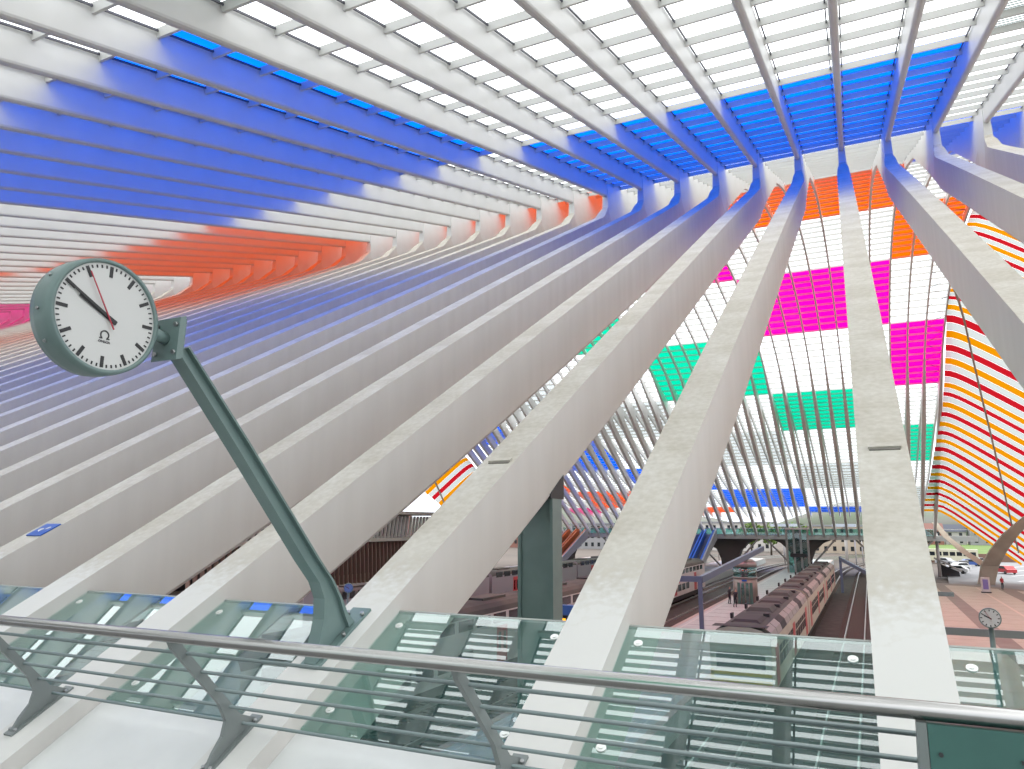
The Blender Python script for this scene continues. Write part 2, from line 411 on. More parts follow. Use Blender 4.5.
# ------------------------------------------------------------------ striped visors on both flanks
ZT = [(14, 25.0), (17.4, 24.6), (20.4, 23.6), (22.8, 22.0), (24.9, 20.8), (26.8, 19.7), (28.9, 18.5), (31, 17.3), (33.5, 16.4), (35.4, 15.3), (37.4, 14.4), (39.4, 13.3), (41.4, 12.4), (45, 10.8), (50.4, 7.9), (55.4, 5.7), (60, 3.8), (66, 1.6)]
def ze(Y):
    u = abs(Y-MID)
    if u <= 14: return 26.2 - (u/14)**2*1.2
    for (a, p), (b_, q_) in zip(ZT, ZT[1:]):
        if u <= b_: return p+(q_-p)*(u-a)/(b_-a)
    return 1.6
def drop(d, Y): k = .76 + .10*min(1, max(0, (abs(Y-MID)-38)/14)); return k*(math.sqrt(d*d+1.2**2)-1.2)
def visor(sgn, xe, name, label, y0, y1, wk=1., sweep=0.):
    v = empty(name, (xe, MID, 0), label, 'roof visor'); seq = ['vyellow', 'vwhite', 'vred', 'vwhite']
    Y = 97.4-.5-1.03*4*30; k = 0
    while Y < y1:
        if Y >= y0:
            c = seq[k % 4]; b = MB(); secs = []; W = wk*8 + wk*14*math.sin(math.pi*min(1, max(0, (Y-8)/133)))**.6
            a, e = Y+.02, Y+1.03-.02
            for t in (0, .03, .06, .09, .12, .2, .3, .45, .6, .8, 1):
                i_ = sweep*max(0, min(1, (Y-110)/28)); d = -i_+(W+i_)*t; x = sgn*d; d = max(0, d)
                za, zz = ze(a)-drop(d, a), ze(e)-drop(d, e)
                secs.append([(x, a-MID, za), (x, e-MID, zz)])
            for p_, q_ in zip(secs, secs[1:]): b.add([p_[0], p_[1], q_[1], q_[0]], [(0, 1, 2, 3)])
            o = b.build('stripe_pane', FILM[c], v)
            if c != 'vwhite': o['label'] = '%s striped pane' % c[1:]
        Y += 1.03; k += 1
    # fanning ribs that run below the stripes
    for f, lab in ((.21, 1), (.95, 2)):
        for side in (1, -1):
            b = MB(); secs = []
            for q in range(15):
                Y = 87.5 + q*3.6 if side > 0 else mir(87.5+q*3.6)
                if not (y0+1 < Y < y1-1): continue
                d = max(0.05, f*(abs(Y-MID)-12.5)+.05); z = ze(Y)-drop(d, Y)-.05; x = sgn*d
                secs.append([(x-.09, Y-MID, z), (x+.09, Y-MID, z), (x+.09, Y-MID, z-.42), (x-.09, Y-MID, z-.42)])
            if len(secs) > 2: b.loft(secs); b.build('visor_rib', m_rib, v)
    return v
m_rib = mat('taupe_rib_paint', (.42, .38, .33), .5)
VIS = visor(1, XI(5), 'striped_visor', 'red, yellow and white striped glass visor sweeping down over the square', 12, 138.6, 1., 1.9)
visor(-1, XI(-34), 'striped_visor', 'striped glass visor glimpsed through the gap left of the teal column', 60, 138.6, .5)

# ------------------------------------------------------------------ near walkway
fl = MB(); fl.bb(-76, 16, -10, 3.1, -2.15, -1.77)
tag(fl.build('floor', mat('walkway_paving', (.34, .33, .32), .6, col2=(.29, .28, .27), scale=5.)), 'pale walkway deck running behind the balustrade', kind='structure')
beam = MB(); beam.prism([(2.6, -2.15), (2.6, -2.9), (4.6, -2.9), (4.9, -2.2), (4.1, -2.05)], 'x', -76, 16)
tag(beam.build('trim_1', m_white), 'white edge beam below the walkway balustrade', kind='structure')
SL = math.atan(.5697); rotS = Matrix.Rotation(SL, 3, 'X')
def gz(Y): return prof(Y) - .15
# white infill between the struts
me_inf = None
HB = (S-.39)/2
b = MB(); b.prism([(2.95, gz(2.95)), (4.08, gz(4.08)), (4.08, gz(4.08)-.12), (2.95, gz(2.95)-.12)], 'x', -HB, HB); me_inf = b.mesh('infill_panel', m_white)
inf = empty('trim_2', (0, 0, 0), 'sloping white infill panels between the rib feet', None, None, 'structure')
for i in range(-14, 5): obj('infill_panel', me_inf, None, inf, ((XI(i)+XI(i+1))/2, 0, 0))
# sloping glass panels with disc clamps
b = MB(); b.prism([(4.10, gz(4.10)), (5.22, gz(5.22)), (5.22, gz(5.22)-.016), (4.10, gz(4.10)-.016)], 'x', -HB, HB); me_gp = b.mesh('glass_pane', m_rglass)
b = MB(); b.prism([(5.212, gz(5.212)+.003), (5.226, gz(5.226)+.003), (5.226, gz(5.226)-.018), (5.212, gz(5.212)-.018)], 'x', -HB, HB); me_ge = b.mesh('top_edge', m_edge)
def disc_mesh():
    b = MB(); nrm = rotS @ Vector((0, 0, 1)); 
    b.cyl(nrm*(-.006), nrm*.008, .030, 18); b.cyl(nrm*.008, nrm*.013, .016, 12)
    return b.mesh('disc_clamp', m_disc)
me_disc = disc_mesh()
glab = {-6: 'sloping glass guard panel farthest left, next beyond the bluish one', 1: 'rightmost sloping glass guard panel, next beyond the one above the teal cabinet', 0: 'sloping glass guard panel right of the broad rib, above the teal cabinet', -1: 'sloping glass guard panel with the cab front of the beige train behind it',
        -2: 'sloping glass guard panel right of the clock rib, red train door seen behind it',
        -3: 'sloping glass guard panel just left of the foot of the clock pole', -4: 'sloping glass guard panel second to the left of the clock pole foot',
        -5: 'sloping bluish glass guard panel cut by the left edge of the view'}
for i in range(-6, 2):
    g = empty('glass_guard_panel', ((XI(i)+XI(i+1))/2, 0, 0), glab.get(i, 'sloping glass guard panel in the row beyond the handrail'), 'glass panel', 'sloping glass guards')
    obj('glass_pane', me_gp, None, g); obj('top_edge', me_ge, None, g)
    for sx in (-1, 1):
        for Y in (5.06, 4.26): obj('disc_clamp', me_disc, None, g, (sx*(HB-.11), Y, gz(Y)))

# balustrade
ral = empty('balustrade', (0, 3.22, -1.77), 'steel handrail on raked grey-green posts with five thin rails', 'railing')
def chb(b, name, m): return b.build(name, m, ral, (0, -3.22, 1.77))
HX0, HX1 = -16., 5.
b = MB(); b.cyl((HX0, 3.22, -.665), (HX1, 3.22, -.665), .034, 20); chb(b, 'handrail', m_steel)
for k in range(5):
    y, z = 3.335+.1225*k, -.775-.125*k
    b = MB(); b.cyl((HX0, y, z), (XI(0)-.045, y, z), .0105, 10); chb(b, 'rail', m_bar)
poly = [(3.20, -.69), (3.285, -.69), (3.31, -.735), (3.80, -1.215), (3.95, prof(3.95)+.01), (3.545, prof(3.545)+.01), (3.60, -1.40), (3.665, -1.32), (3.685, -1.235), (3.62, -1.12), (3.225, -.735)]
b = MB(); b.prism(poly, 'x', -.014, .014); me_post = b.mesh('post', m_post)
b = MB(); b.box((0, 3.75, prof(3.75)+.008), (.09, .50, .016), 0, rotS); me_pp = b.mesh('base_plate', m_post)
nrm = rotS @ Vector((0, 0, 1))
b = MB(); b.cyl(nrm*0, nrm*.018, .012, 8); me_pb = b.mesh('bolt', m_bolt)
for i in range(-8, 0):
    p = obj('post', me_post, None, ral, (XI(i)-.06, -3.22, 1.77)); obj('base_plate', me_pp, None, p); [obj('bolt', me_pb, None, p, (sx, Y, prof(Y)+.012)) for sx in (-.03, .03) for Y in (3.57, 3.92)]
# teal cabinet under the handrail
cab = empty('teal_cabinet', (1.15, 3.2, -1.77), 'deep teal steel cabinet panel under the handrail at the right', 'cabinet')
b = MB(); b.bb(-1.02, 1.3, -.02, .07, .02, 1.068); o = b.build('body', m_tealbox, cab)
for k in range(8):
    for (dz, r) in ((.955, .009), (.905, .011)):
        b = MB(); x = -.73+.085*k
        if dz > .93: b.box((x, -.022, dz+.02), (.032, .012, .013))
        else: b.cyl((x, -.026, dz+.02), (x, -.015, dz+.02), r, 12)
        b.build('vent_hole', m_dgrey if dz > .93 else mat('teal_knockout', (.05, .13, .115), .5), cab)
for z in (.97, .90, .83, .5, .1):
    b = MB(); b.cyl((-.985, -.028, z), (-.985, -.015, z), .008, 8); b.build('rivet', m_dgrey, cab)
b = MB(); b.bb(-1.055, -1.022, -.03, .75, 0, .45); b.prism([(-.02, 1.07), (.03, 1.07), (.72, .38), (.72, 0), (-.02, 0)], 'x', -1.055, -1.022); b.build('end_post', m_post, cab)

# ------------------------------------------------------------------ station clock on the leaning pole
XC = XI(-2)
ck = empty('station_clock', (XC, 4.6, prof(4.6)), 'round white station clock on a leaning teal pole, reading ten to ten', 'clock')
def cb(b, name, m): return b.build(name, m, ck, (-XC, -4.6, -prof(4.6)))
Lp = [(3.014, .971), (3.508, .461), (4.188, -.263), (4.36, -.43), (4.42, -.55), (4.41, -.70), (4.31, prof(4.31)+.03)]
Rp = [(3.10, 1.07), (3.648, .54), (4.447, -.274), (4.60, -.42), (4.72, -.56), (4.82, -.68), (4.95, prof(4.95)+.03)]
def lerp(a, c, t): return tuple(a[k]+(c[k]-a[k])*t for k in range(2))
Lp, Rp = [lerp(a, c, .12) for a, c in zip(Lp, Rp)], [lerp(a, c, .80) for a, c in zip(Lp, Rp)]
def strip(pts_a, pts_b, hw):
    b = MB(); b.loft([[(XC-hw, *a), (XC+hw, *a), (XC+hw, *c), (XC-hw, *c)] for a, c in zip(pts_a, pts_b)]); return b
pole = cb(strip([lerp(a, c, .1) for a, c in zip(Lp, Rp)], [lerp(a, c, .9) for a, c in zip(Lp, Rp)], .018), 'pole', m_teal)
b = strip(Lp, [lerp(a, c, .14) for a, c in zip(Lp, Rp)], .052); b.build('near_flange', m_teal, pole)
b = strip([lerp(a, c, .86) for a, c in zip(Lp, Rp)], Rp, .052); b.build('far_flange', m_teal, pole)
b = MB(); b.box((XC, 4.68, prof(4.68)+.012), (.17, .70, .024), 0, rotS); cb(b, 'base_plate', m_teal)
for sx in (-.068, .068):
    for Y in (4.46, 4.68, 4.9):
        b = MB(); c = Vector((XC+sx, Y, prof(Y)+.025)); b.cyl(c, c+nrm*.03, .016, 8); cb(b, 'bolt', m_bolt)
b = MB(); b.prism([(2.985, .955), (3.055, .98), (3.065, 1.225), (2.995, 1.20)], 'x', XC-.03, XC+.03); cb(b, 'head_bracket', m_teal)
b = MB(); b.prism([(2.945, .94), (2.985, .952), (2.995, 1.215), (2.955, 1.20)], 'x', XC-.105, XC+.105); brk = cb(b, 'mounting_plate', m_teal)
for sx in (-.08, .08):
    for z in (.985, 1.155):
        b = MB(); b.cyl((XC+sx, 2.935, z), (XC+sx, 2.955, z+.004), .014, 8); cb(b, 'bolt', m_bolt)
CY, CZ, CR = 2.545, 1.105, .318
b = MB(); b.cyl((XC, CY+.30, CZ-.01), (XC, 2.95, 1.07), .035, 16); cb(b, 'arm', m_teal)
xf = XC+.035
def ring(prof_, n=72):
    b = MB(); secs = []
    for k in range(n+1):
        a = 2*math.pi*k/n; secs.append([(x, CY+r*math.cos(a), CZ+r*math.sin(a)) for x, r in prof_])
    return b.loft(secs, 0, False, True)
case = cb(ring([(xf, CR), (xf, CR-.022), (xf-.17, CR-.022), (xf-.17, CR), (xf-.12, CR+.006), (xf-.05, CR+.006)]), 'case', m_teal)
b = MB(); b.cyl((xf-.012, CY, CZ), (xf-.022, CY, CZ), CR-.015, 72, 0, False); cb(b, 'dial', m_dial)
b = MB(); b.cyl((xf-.148, CY, CZ), (xf-.158, CY, CZ), CR-.015, 72, 0, False); cb(b, 'rear_dial', m_dial)
# dial vectors as seen from +X: right = +Y, up = +Z (small tilt of the housing)
TILT = math.radians(0)
def dv(ang): return Vector((0, math.sin(ang+TILT), math.cos(ang+TILT)))
def mark(ang, r0, r1, w, x, name, m, w2=None):
    d = dv(ang); n = Vector((0, d.z, -d.y)); c = Vector((x, CY, CZ)); w2 = w if w2 is None else w2
    q = [c+d*r0-n*w/2, c+d*r0+n*w/2, c+d*r1+n*w2/2, c+d*r1-n*w2/2]
    b = MB(); b.add(q + [p+Vector((.003, 0, 0)) for p in q], [(0, 1, 2, 3), (7, 6, 5, 4), (0, 4, 5, 1), (1, 5, 6, 2), (2, 6, 7, 3), (3, 7, 4, 0)])
    cb(b, name, m)
for k in range(60):
    a = 2*math.pi*k/60
    if k % 5 == 0: mark(a, .222, .284, .019, xf-.0115, 'hour_mark', m_black)
    else: mark(a, .267, .284, .0075, xf-.0115, 'minute_mark', m_black)
ah = 2*math.pi*(9+52/60)/12; am = 2*math.pi*49.8/60; asx = 2*math.pi*55/60
mark(ah, -.062, .185, .026, xf-.006, 'hour_hand', m_black, .020)
mark(am, -.062, .272, .019, xf-.001, 'minute_hand', m_black, .014)
mark(asx, -.078, .255, .008, xf+.004, 'second_hand', m_red, .006)
# maker's mark on the dial: omega shape over its small lettering
cc = Vector((xf-.0115, CY, CZ)) + dv(math.pi)*.105
b = MB(); n = 18; ins = []
for k in range(n+1):
    a = math.radians(-52 + 284*k/n); ins.append([(cc.x+dx, cc.y+r*math.cos(a), cc.z+r*math.sin(a)) for dx, r in ((0, .020), (0, .027), (.003, .027), (.003, .020))])
b.loft(ins)
for sx in (-1, 1): b.box((cc.x+.0015, cc.y+sx*.021, cc.z-.0195), (.003, .018, .006))
cb(b, 'maker_mark', m_dgrey)
tcv = bpy.data.curves.new('maker_lettering', 'FONT'); tcv.body = 'OMEGA'; tcv.size = .020; tcv.align_x = 'CENTER'; tcv.extrude = .001
to = bpy.data.objects.new('tmp', tcv); C.objects.link(to); dg = bpy.context.evaluated_depsgraph_get(); tm = bpy.data.meshes.new_from_object(to.evaluated_get(dg)); bpy.data.objects.remove(to)
tm.transform(Matrix.Translation(cc + Vector((.002, 0, -.044))) @ Matrix(((0, 0, 1, 0), (1, 0, 0, 0), (0, 1, 0, 0), (0, 0, 0, 1))))
tm.name = 'maker_lettering'; tm.materials.clear(); tm.materials.append(m_dgrey); obj('maker_lettering', tm, None, ck, (-XC, -4.6, -prof(4.6)))
for a in (150, 185, 215): 
    b = MB(); an = math.radians(a); p = Vector((xf-.09, CY+math.cos(an)*(CR+.004), CZ+math.sin(an)*(CR+.004))); d = Vector((0, math.cos(an), math.sin(an)))
    b.cyl(p, p+d*.012, .009, 8); cb(b, 'case_screw', m_bolt)

# blue plate on a strut
b = MB(); b.box((0, 0, .006), (.28, .29, .012), 0); b2 = MB()
sg = empty('blue_plate', (XI(-5)+.05, 6.0, prof(6.0)+.005), 'small blue plate with white marks lying on a rib face at the left', 'sign'); sg.rotation_euler = (math.atan(.56), 0, 0)
b.build('plate', mat('sign_blue', (.01, .12, .55), .35), sg)
b2.prism([(-.07, -.03), (-.02, -.06), (-.02, -.01), (.0, .0), (-.03, .03), (-.075, .01)], 'z', .012, .015); b2.build('white_mark', m_white, sg)
b2 = MB(); b2.prism([(.02, .0), (.06, .01), (.085, .05), (.05, .07), (.03, .05)], 'z', .012, .015); b2.build('white_mark', m_white, sg)

# teal column under the clock rib
col = empty('teal_column', (XI(-2)-.02, 8.6, -8.1), 'square teal steel column standing under the clock rib', 'column')
b = MB(); h = .55+8.1; b.bb(-.17, .17, -.05, .05, 0, h-.25); b.build('web', m_teal, col)
for y in (-.09, .09):
    b = MB(); b.bb(-.195, .195, y-.03, y+.03, 0, h-.25); b.build('flange', m_teal, col)
b = MB(); b.bb(-.235, -.195, -.15, .15, 0, h-.2); b.bb(.195, .235, -.15, .15, 0, h-.2); b.build('side_plate', m_teal, col)
b = MB(); b.prism([(-.22, h-.25), (.22, h-.25), (.22, h+.06), (-.22, h-.20)], 'x', -.24, .24); b.build('cap', m_dgrey, col)
b = MB(); b.bb(-.35, .35, -.3, .3, 0, .05); b.build('base_plate', m_teal, col)

# ================================================================== station floor below
RAILZ, PLZ, GZ = -8.9, -8.1, -8.6
m_ballast = mat('brown_ballast', (.065, .056, .047), .95, col2=(.034, .03, .026), scale=1.2, detail=8, bump=.4)
m_plat = mat('platform_paving', (.47, .50, .49), .7, col2=(.40, .43, .42), scale=1.5)
m_pink = mat('pink_stone_paving', (.58, .50, .41), .75, col2=(.52, .45, .365), scale=.8)
m_dband = mat('brown_paving_band', (.30, .245, .21), .75, col2=(.26, .21, .18), scale=.8)
m_pband = mat('pale_paving_line', (.70, .56, .46), .75)
m_redge = mat('rosy_platform_edge', (.42, .34, .30), .75)
m_rail = mat('rail_steel', (.45, .44, .42), .3, metal=.8)
m_sleep = mat('sleeper_concrete', (.13, .105, .09), .9)
m_road = mat('grey_road', (.30, .30, .31), .85, col2=(.26, .26, .27), scale=.5)
m_far = mat('far_ground', (.16, .13, .11), .95, col2=(.12, .10, .085), scale=.05)
b = MB(); b.bb(-700, 700, -150, 1100, -9.7, -9.2); tag(b.build('ground', m_far), 'brown ground and ballast spreading under the station', kind='structure')
b = MB(); b.bb(-64, .3, -40, 150, -9.25, -9.12); tag(b.build('ballast_bed', m_ballast), 'dark brown ballast bed under the tracks', kind='structure')
def bend(Y): return 0 if Y < 150 else (Y-150)**2/520
def track(x, y0, y1, label, cat='railway track'):
    t = empty('railway_track', (x, y0, RAILZ), label, cat, 'railway tracks')
    Ys = [y0] + [y for y in range(150, int(y1), 8)] + [y1] if y1 > 150 else [y0, y1]
    for sx in (-.7175, .7175):
        b = MB(); b.loft([[(sx+bend(Y)-.036, Y-y0, 0), (sx+bend(Y)+.036, Y-y0, 0), (sx+bend(Y)+.06, Y-y0, -.17), (sx+bend(Y)-.06, Y-y0, -.17)] for Y in Ys]); b.build('rail', m_rail, t)
    b = MB(); Y = y0
    while Y < min(y1, 200): b.bb(-1.25+bend(Y), 1.25+bend(Y), Y-y0-.12, Y-y0+.12, -.32, -.155); Y += .62
    tag(b.build('sleepers', m_sleep, t), kind='stuff'); return t
TR = [(-1.8, 'bare railway track running just right of the beige train'), (-6.15, 'railway track that carries the beige train with red doors'),
      (-17.0, 'bare railway track between the platform lift and the white double-deck train'), (-21.3, 'railway track that carries the white double-deck train'),
      (-33.2, 'railway track on the near side of the grey far-left train'), (-37.5, 'railway track under the grey far-left train'),
      (-49.2, 'inner one of the two farthest railway tracks at the left'), (-53.5, 'outer one of the two farthest railway tracks at the left')]
for x, l in TR: track(x, -20, 260, l)
def platform(x0, x1, label, y0=-20, y1=190):
    p = empty('floor_platform', ((x0+x1)/2, y0, PLZ), label, None, None, 'structure'); w = (x1-x0)/2; L = y1-y0
    b = MB(); b.bb(-w, w, 0, L, -1.1, 0); b.build('slab', m_plat, p)
    for sx in (-1, 1):
        b = MB(); b.bb(min(sx*w, sx*(w-.35)), max(sx*w, sx*(w-.35)), 0, L, 0, .012); b.build('edge_band', m_redge, p)
        b = MB(); b.bb(sx*(w-.75)-.04, sx*(w-.75)+.04, 0, L, 0, .008); b.build('safety_line', mat('white_line_paint', (.62, .6, .57), .7), p)
    for k in range(40):
        b = MB(); b.bb(-w+.85, w-.85, 20+k*3-.03, 20+k*3+.03, 0, .005); b.build('joint', mat('paving_joint', (.2, .19, .185), .8), p)
platform(-14.95, -8.25, 'pale platform with the glass lift drum'); platform(-31.2, -23.3, 'pale platform left of the white double-deck train')
platform(-47.2, -39.5, 'pale platform beyond the grey far-left train'); platform(-63, -55.5, 'outermost pale platform at the far left')
# the square on the right
sq = empty('floor_square', (4, 50, GZ), 'pink stone square with brown bands on the town side', None, None, 'structure')
def sqb(pts, m, h, name):
    b = MB(); b.prism([(x-4, y-50) for x, y in pts], 'z', -.6 if h == 0 else 0, h); b.build(name, m, sq)
sqb([(.45, -20), (40, -20), (40, 122), (18.1, 122.1), (11.4, 129.8), (.45, 131)], m_pink, 0, 'slab')
sqb([(7.6, -10), (9.3, -10), (9.05, 128), (7.75, 128)], m_dband, .006, 'brown_band')
sqb([(15.4, -10), (17.0, -10), (16.9, 122), (15.1, 122)], m_dband, .006, 'brown_band')
sqb([(12.45, -10), (12.75, -10), (12.85, 124), (12.6, 124)], m_pband, .006, 'pale_line')
sqb([(.45, 126), (11.4, 126), (18, 119), (40, 119), (40, 122), (18.1, 122.1), (11.4, 129.8), (.45, 131)], m_dband, .008, 'brown_band')
sqb([(.47, -20), (1.0, -20), (1.0, 126), (.47, 126)], m_redge, .01, 'edge_band')
for k in range(26):
    sqb([(1.2, 20+k*4), (15, 20+k*4), (15, 20.06+k*4), (1.2, 20.06+k*4)], mat('pink_joint', (.45, .33, .26), .8), .004, 'joint')
b = MB(); b.prism([(10, 130.5), (19, 122.7), (90, 122.7), (120, 214), (16, 214)], 'z', -9.0, -8.75); tag(b.build('road', m_road), 'grey road curving past the square', kind='structure')
for k in range(5):
    b = MB(); b.prism([(19+k*1.2, 128+k*14), (19.4+k*1.2, 128+k*14), (24.4+k*1.2, 137+k*14), (24+k*1.2, 137+k*14)], 'z', -8.75, -8.74)
    tag(b.build('road_marking', mat('road_white', (.7, .7, .7), .7)), 'white painted line on the grey road, %s from the square' % ordn[k], 'road marking', 'road markings')

# ------------------------------------------------------------------ trains
m_beige = mat('beige_train_paint', (.60, .54, .42), .5, col2=(.52, .46, .35), scale=.7)
m_rdoor = mat('red_train_paint', (.50, .025, .03), .4)
m_rroof = mat('brown_dirty_roof', (.048, .052, .05), .9, col2=(.11, .105, .085), scale=.25, detail=6)
m_rroof2 = mat('grey_roof_panel', (.34, .30, .27), .7); m_rroof3 = mat('black_roof_unit', (.035, .03, .03), .8)
m_win = mat('dark_train_window', (.02, .025, .03), .1, spec=.6)
m_twhite = mat('white_train_paint', (.66, .63, .60), .45, col2=(.58, .55, .52), scale=.5)
m_tyel = mat('yellow_train_paint', (.75, .48, .02), .4)
m_tgrey = mat('grey_train_paint', (.30, .31, .33), .5)
m_tblue = mat('blue_train_paint', (.05, .14, .42), .45)
m_under = mat('train_underframe', (.03, .027, .025), .9)
m_lamp = mat('red_tail_lamp', (.6, .02, .02), .3, emit=((1, .05, .05), 2.5))
def car_section(w, h, hr):
    return [(-w, .95), (-w, h-hr), (-w+.12, h-hr*.55), (-w*.72, h-hr*.2), (-w*.35, h), (w*.35, h), (w*.72, h-hr*.2), (w-.12, h-hr*.55), (w, h-hr), (w, .95)]
def train(name, x, y0, cars, clen, w, h, hr, label, paint, kind):
    t = empty(name, (x, y0, RAILZ), label, 'train')
    for c in range(cars):
        a = c*(clen+.6); e = a+clen
        b = MB(); sec = car_section(w, h, hr); b.loft([[(px, yy, pz) for px, pz in sec] for yy in (a, e)], 0, True, False, mis=[0, 1, 1, 1, 1, 1, 1, 1, 0, 0])
        body = b.build('car_body', [paint, m_rroof], t)
        b = MB(); b.bb(-w+.15, w-.15, a+.6, e-.6, .45, .95)
        for q in (a+3, e-3):
            for dq in (-1.1, 1.1):
                for sx in (-1, 1): b.cyl((sx*.66, q+dq, .44), (sx*.80, q+dq, .44), .44, 14)
        b.build('underframe', m_under, t)
        def panel(yy0, yy1, z0, z1, m, nm, side=1):
            q = MB(); q.bb(min(side*(w-.02), side*(w+.012)), max(side*(w-.02), side*(w+.012)), yy0, yy1, z0, z1); q.build(nm, m, body)
        for side in (1, -1):
            if kind == 'emu':
                for k in range(3):
                    q = a+1.6+k*(clen-3.2-1.3)/2; panel(q, q+1.3, 1.05, 2.95, m_rdoor, 'door', side)
                for k in range(2):
                    q0 = a+1.6+k*(clen-4.5)/2+1.75; L = (clen-4.5)/2-2.2
                    for n in range(5):
                        yy = q0+n*L/4.6; panel(yy, yy+L/4.6-.28, 1.75, 2.3, m_win, 'window', side); panel(yy, yy+L/4.6-.28, 2.38, 2.72, m_win, 'window', side)
            else:
                for q in (a+5.2, e-6.6): panel(q, q+1.35, 1.0, 3.05, m_rdoor, 'door', side); panel(q+.18, q+.52, 1.7, 2.7, m_win, 'window', side); panel(q+.83, q+1.17, 1.7, 2.7, m_win, 'window', side)
                n = 12
                for k in range(n):
                    yy = a+1.0+k*(clen-2)/n
                    panel(yy, yy+(clen-2)/n-.42, 2.95+.28, 3.95-.18, m_win, 'upper_window', side)
                    if 3 < k < n-4: panel(yy, yy+(clen-2)/n-.42, 1.45, 2.15, m_win, 'lower_window', side)
                if side > 0 and c in (1, 2):
                    panel(a+8, a+10.5, 1.1, 2.9, m_rdoor, 'red_graphic', side); panel(a+11, a+12, 2.3, 3.0, m_rdoor, 'red_graphic', side)
        # roof furniture
        if kind == 'emu':
            for k in range(10):
                q = a+.9+k*(clen-1.6)/10
                L_ = (clen-1.6)/10-.12; b = MB()
                pr_ = [(w+.03, h-hr-.02), (w-.085, h-hr*.55+.03), (w*.72+.02, h-hr*.2+.045), (w*.72-.01, h-hr*.2-.02), (w-.14, h-hr*.55-.03), (w-.03, h-hr-.02)]
                b.loft([[(px, yy, pz) for px, pz in pr_] for yy in (q, q+L_)])
                b.build('shoulder_panel', m_rroof3 if (k+c) % 5 == 2 else m_rroof2, body)
            for k in range(4):
                q = a+2+k*clen/4.4; b = MB(); hh = .12+.08*(k % 2)
                b.loft([[(-.75, q, h-.03), (.75, q, h-.03), (.55, q+.25, h+hh), (-.55, q+.25, h+hh)], [(-.75, q+2.6, h-.03), (.75, q+2.6, h-.03), (.55, q+2.3, h+hh), (-.55, q+2.3, h+hh)]])
                b.build('roof_unit', m_rroof if k % 2 else m_rroof3, body)
                b = MB(); b.box((-w*.8, q+3.1, h-.05), (.12, .5, .28)); b.build('roof_vent', m_rroof3, body); b = MB(); b.box((w*.45, q+3.4, h+.04), (.3, .5, .18)); b.build('roof_vent', m_rroof3, body)
        else:
            for k in range(3):
                q = a+3+k*clen/3.2; b = MB(); b.bb(-.6, .6, q, q+3, h-.02, h+.12); b.build('roof_unit', m_rroof3 if k == 1 else m_rroof, body)
    # cab front facing the walkway
    def front(x0, x1, z0, z1, m, nm, d=.03):
        q = MB(); q.bb(x0, x1, -d, .05, z0, z1); q.build(nm, m, t)
    if kind == 'emu':
        front(-1.15, 1.15, 2.0, 2.75, m_win, 'windscreen')
        front(-1.42, 1.42, 1.70, 1.86, m_tyel, 'yellow_stripe'); front(-1.42, 1.42, 1.36, 1.52, m_tyel, 'yellow_stripe')
        front(-1.44, -1.3, 1.1, 1.95, m_tyel, 'yellow_stripe')
        front(-1.42, 1.42, 1.05, 1.34, m_twhite, 'white_band', .02); front(-1.42, 1.42, 1.54, 1.69, m_twhite, 'white_band', .02)
        for sx in (-1.1, .9): front(sx, sx+.2, 1.12, 1.28, m_lamp, 'tail_lamp', .05)
        b = MB()
        for sx in (-.85, .85): b.cyl((sx, -.55, .95), (sx, 0, .95), .16, 14)
        b.box((0, -.3, .85), (.3, .6, .3)); b.build('buffers', m_under, t)
        b = MB(); b.bb(-1.3, 1.3, .05, .9, h+.0, h+.02); b.build('roof_lip', m_rroof3, t)
    return t
train('passenger_train', -6.15, 38.6, 3, 23.2, 1.45, 3.95, .62, 'beige train with red doors and a dirty brown roof, right of the lift', m_beige, 'emu')
train('double_deck_train', -21.3, 20.0, 3, 26.2, 1.42, 4.45, .6, 'white double-deck train with red doors, left of the lift drum', m_twhite, 'dd')
train('passenger_train', -37.5, 45.0, 3, 25, 1.42, 3.9, .5, 'grey train on the far-left tracks, behind the teal column', m_tgrey, 'dd2')

# ------------------------------------------------------------------ platform lift drum, frames, board, clocks
m_copper = mat('rosy_steel_cladding', (.33, .30, .275), .35, metal=.3)
m_bframe = mat('blue_grey_frame_paint', (.13, .17, .26), .45)
lf = empty('lift_drum', (-12.2, 82, PLZ), 'round glass and rosy steel lift drum standing on the platform', 'lift')
def drum(b, z0, z1, r0, r1=None, n=28):
    r1 = r0 if r1 is None else r1
    b.loft([[(r0*math.cos(2*math.pi*k/n), r0*math.sin(2*math.pi*k/n), z0) for k in range(n)], [(r1*math.cos(2*math.pi*k/n), r1*math.sin(2*math.pi*k/n), z1) for k in range(n)]], 0, True, True); return b
drum(MB(), 0, 2.6, 1.22).build('drum_wall', m_copper, lf); drum(MB(), 2.6, 3.7, 1.2).build('glass_drum', m_tglass, lf)
b = MB(); drum(b, 3.7, 4.2, 1.28, 1.2); drum(b, 4.2, 4.5, 1.2, .8); b.build('cap', m_copper, lf); drum(MB(), 2.55, 2.68, 1.27).build('ring', m_copper, lf)
drum(MB(), 2.6, 3.7, .35).build('hoist_core', m_dgrey, lf)
for k in range(4):
    b = MB(); a = -math.pi/2+.1+(k-1.5)*.34; b.box((1.22*math.cos(a), 1.22*math.sin(a), 1.1), (.30, .10, 2.1), 0, Matrix.Rotation(a-math.pi/2, 3, 'Z')); b.build('door_leaf', m_tglass if k in (1, 2) else mat('lift_green', (.10, .22, .19), .3), lf)
b = MB(); b.box((.1, -1.25, 2.38), (.5, .06, .14)); b.build('lift_sign', mat('sign_blue', (.01, .12, .55), .35), lf)
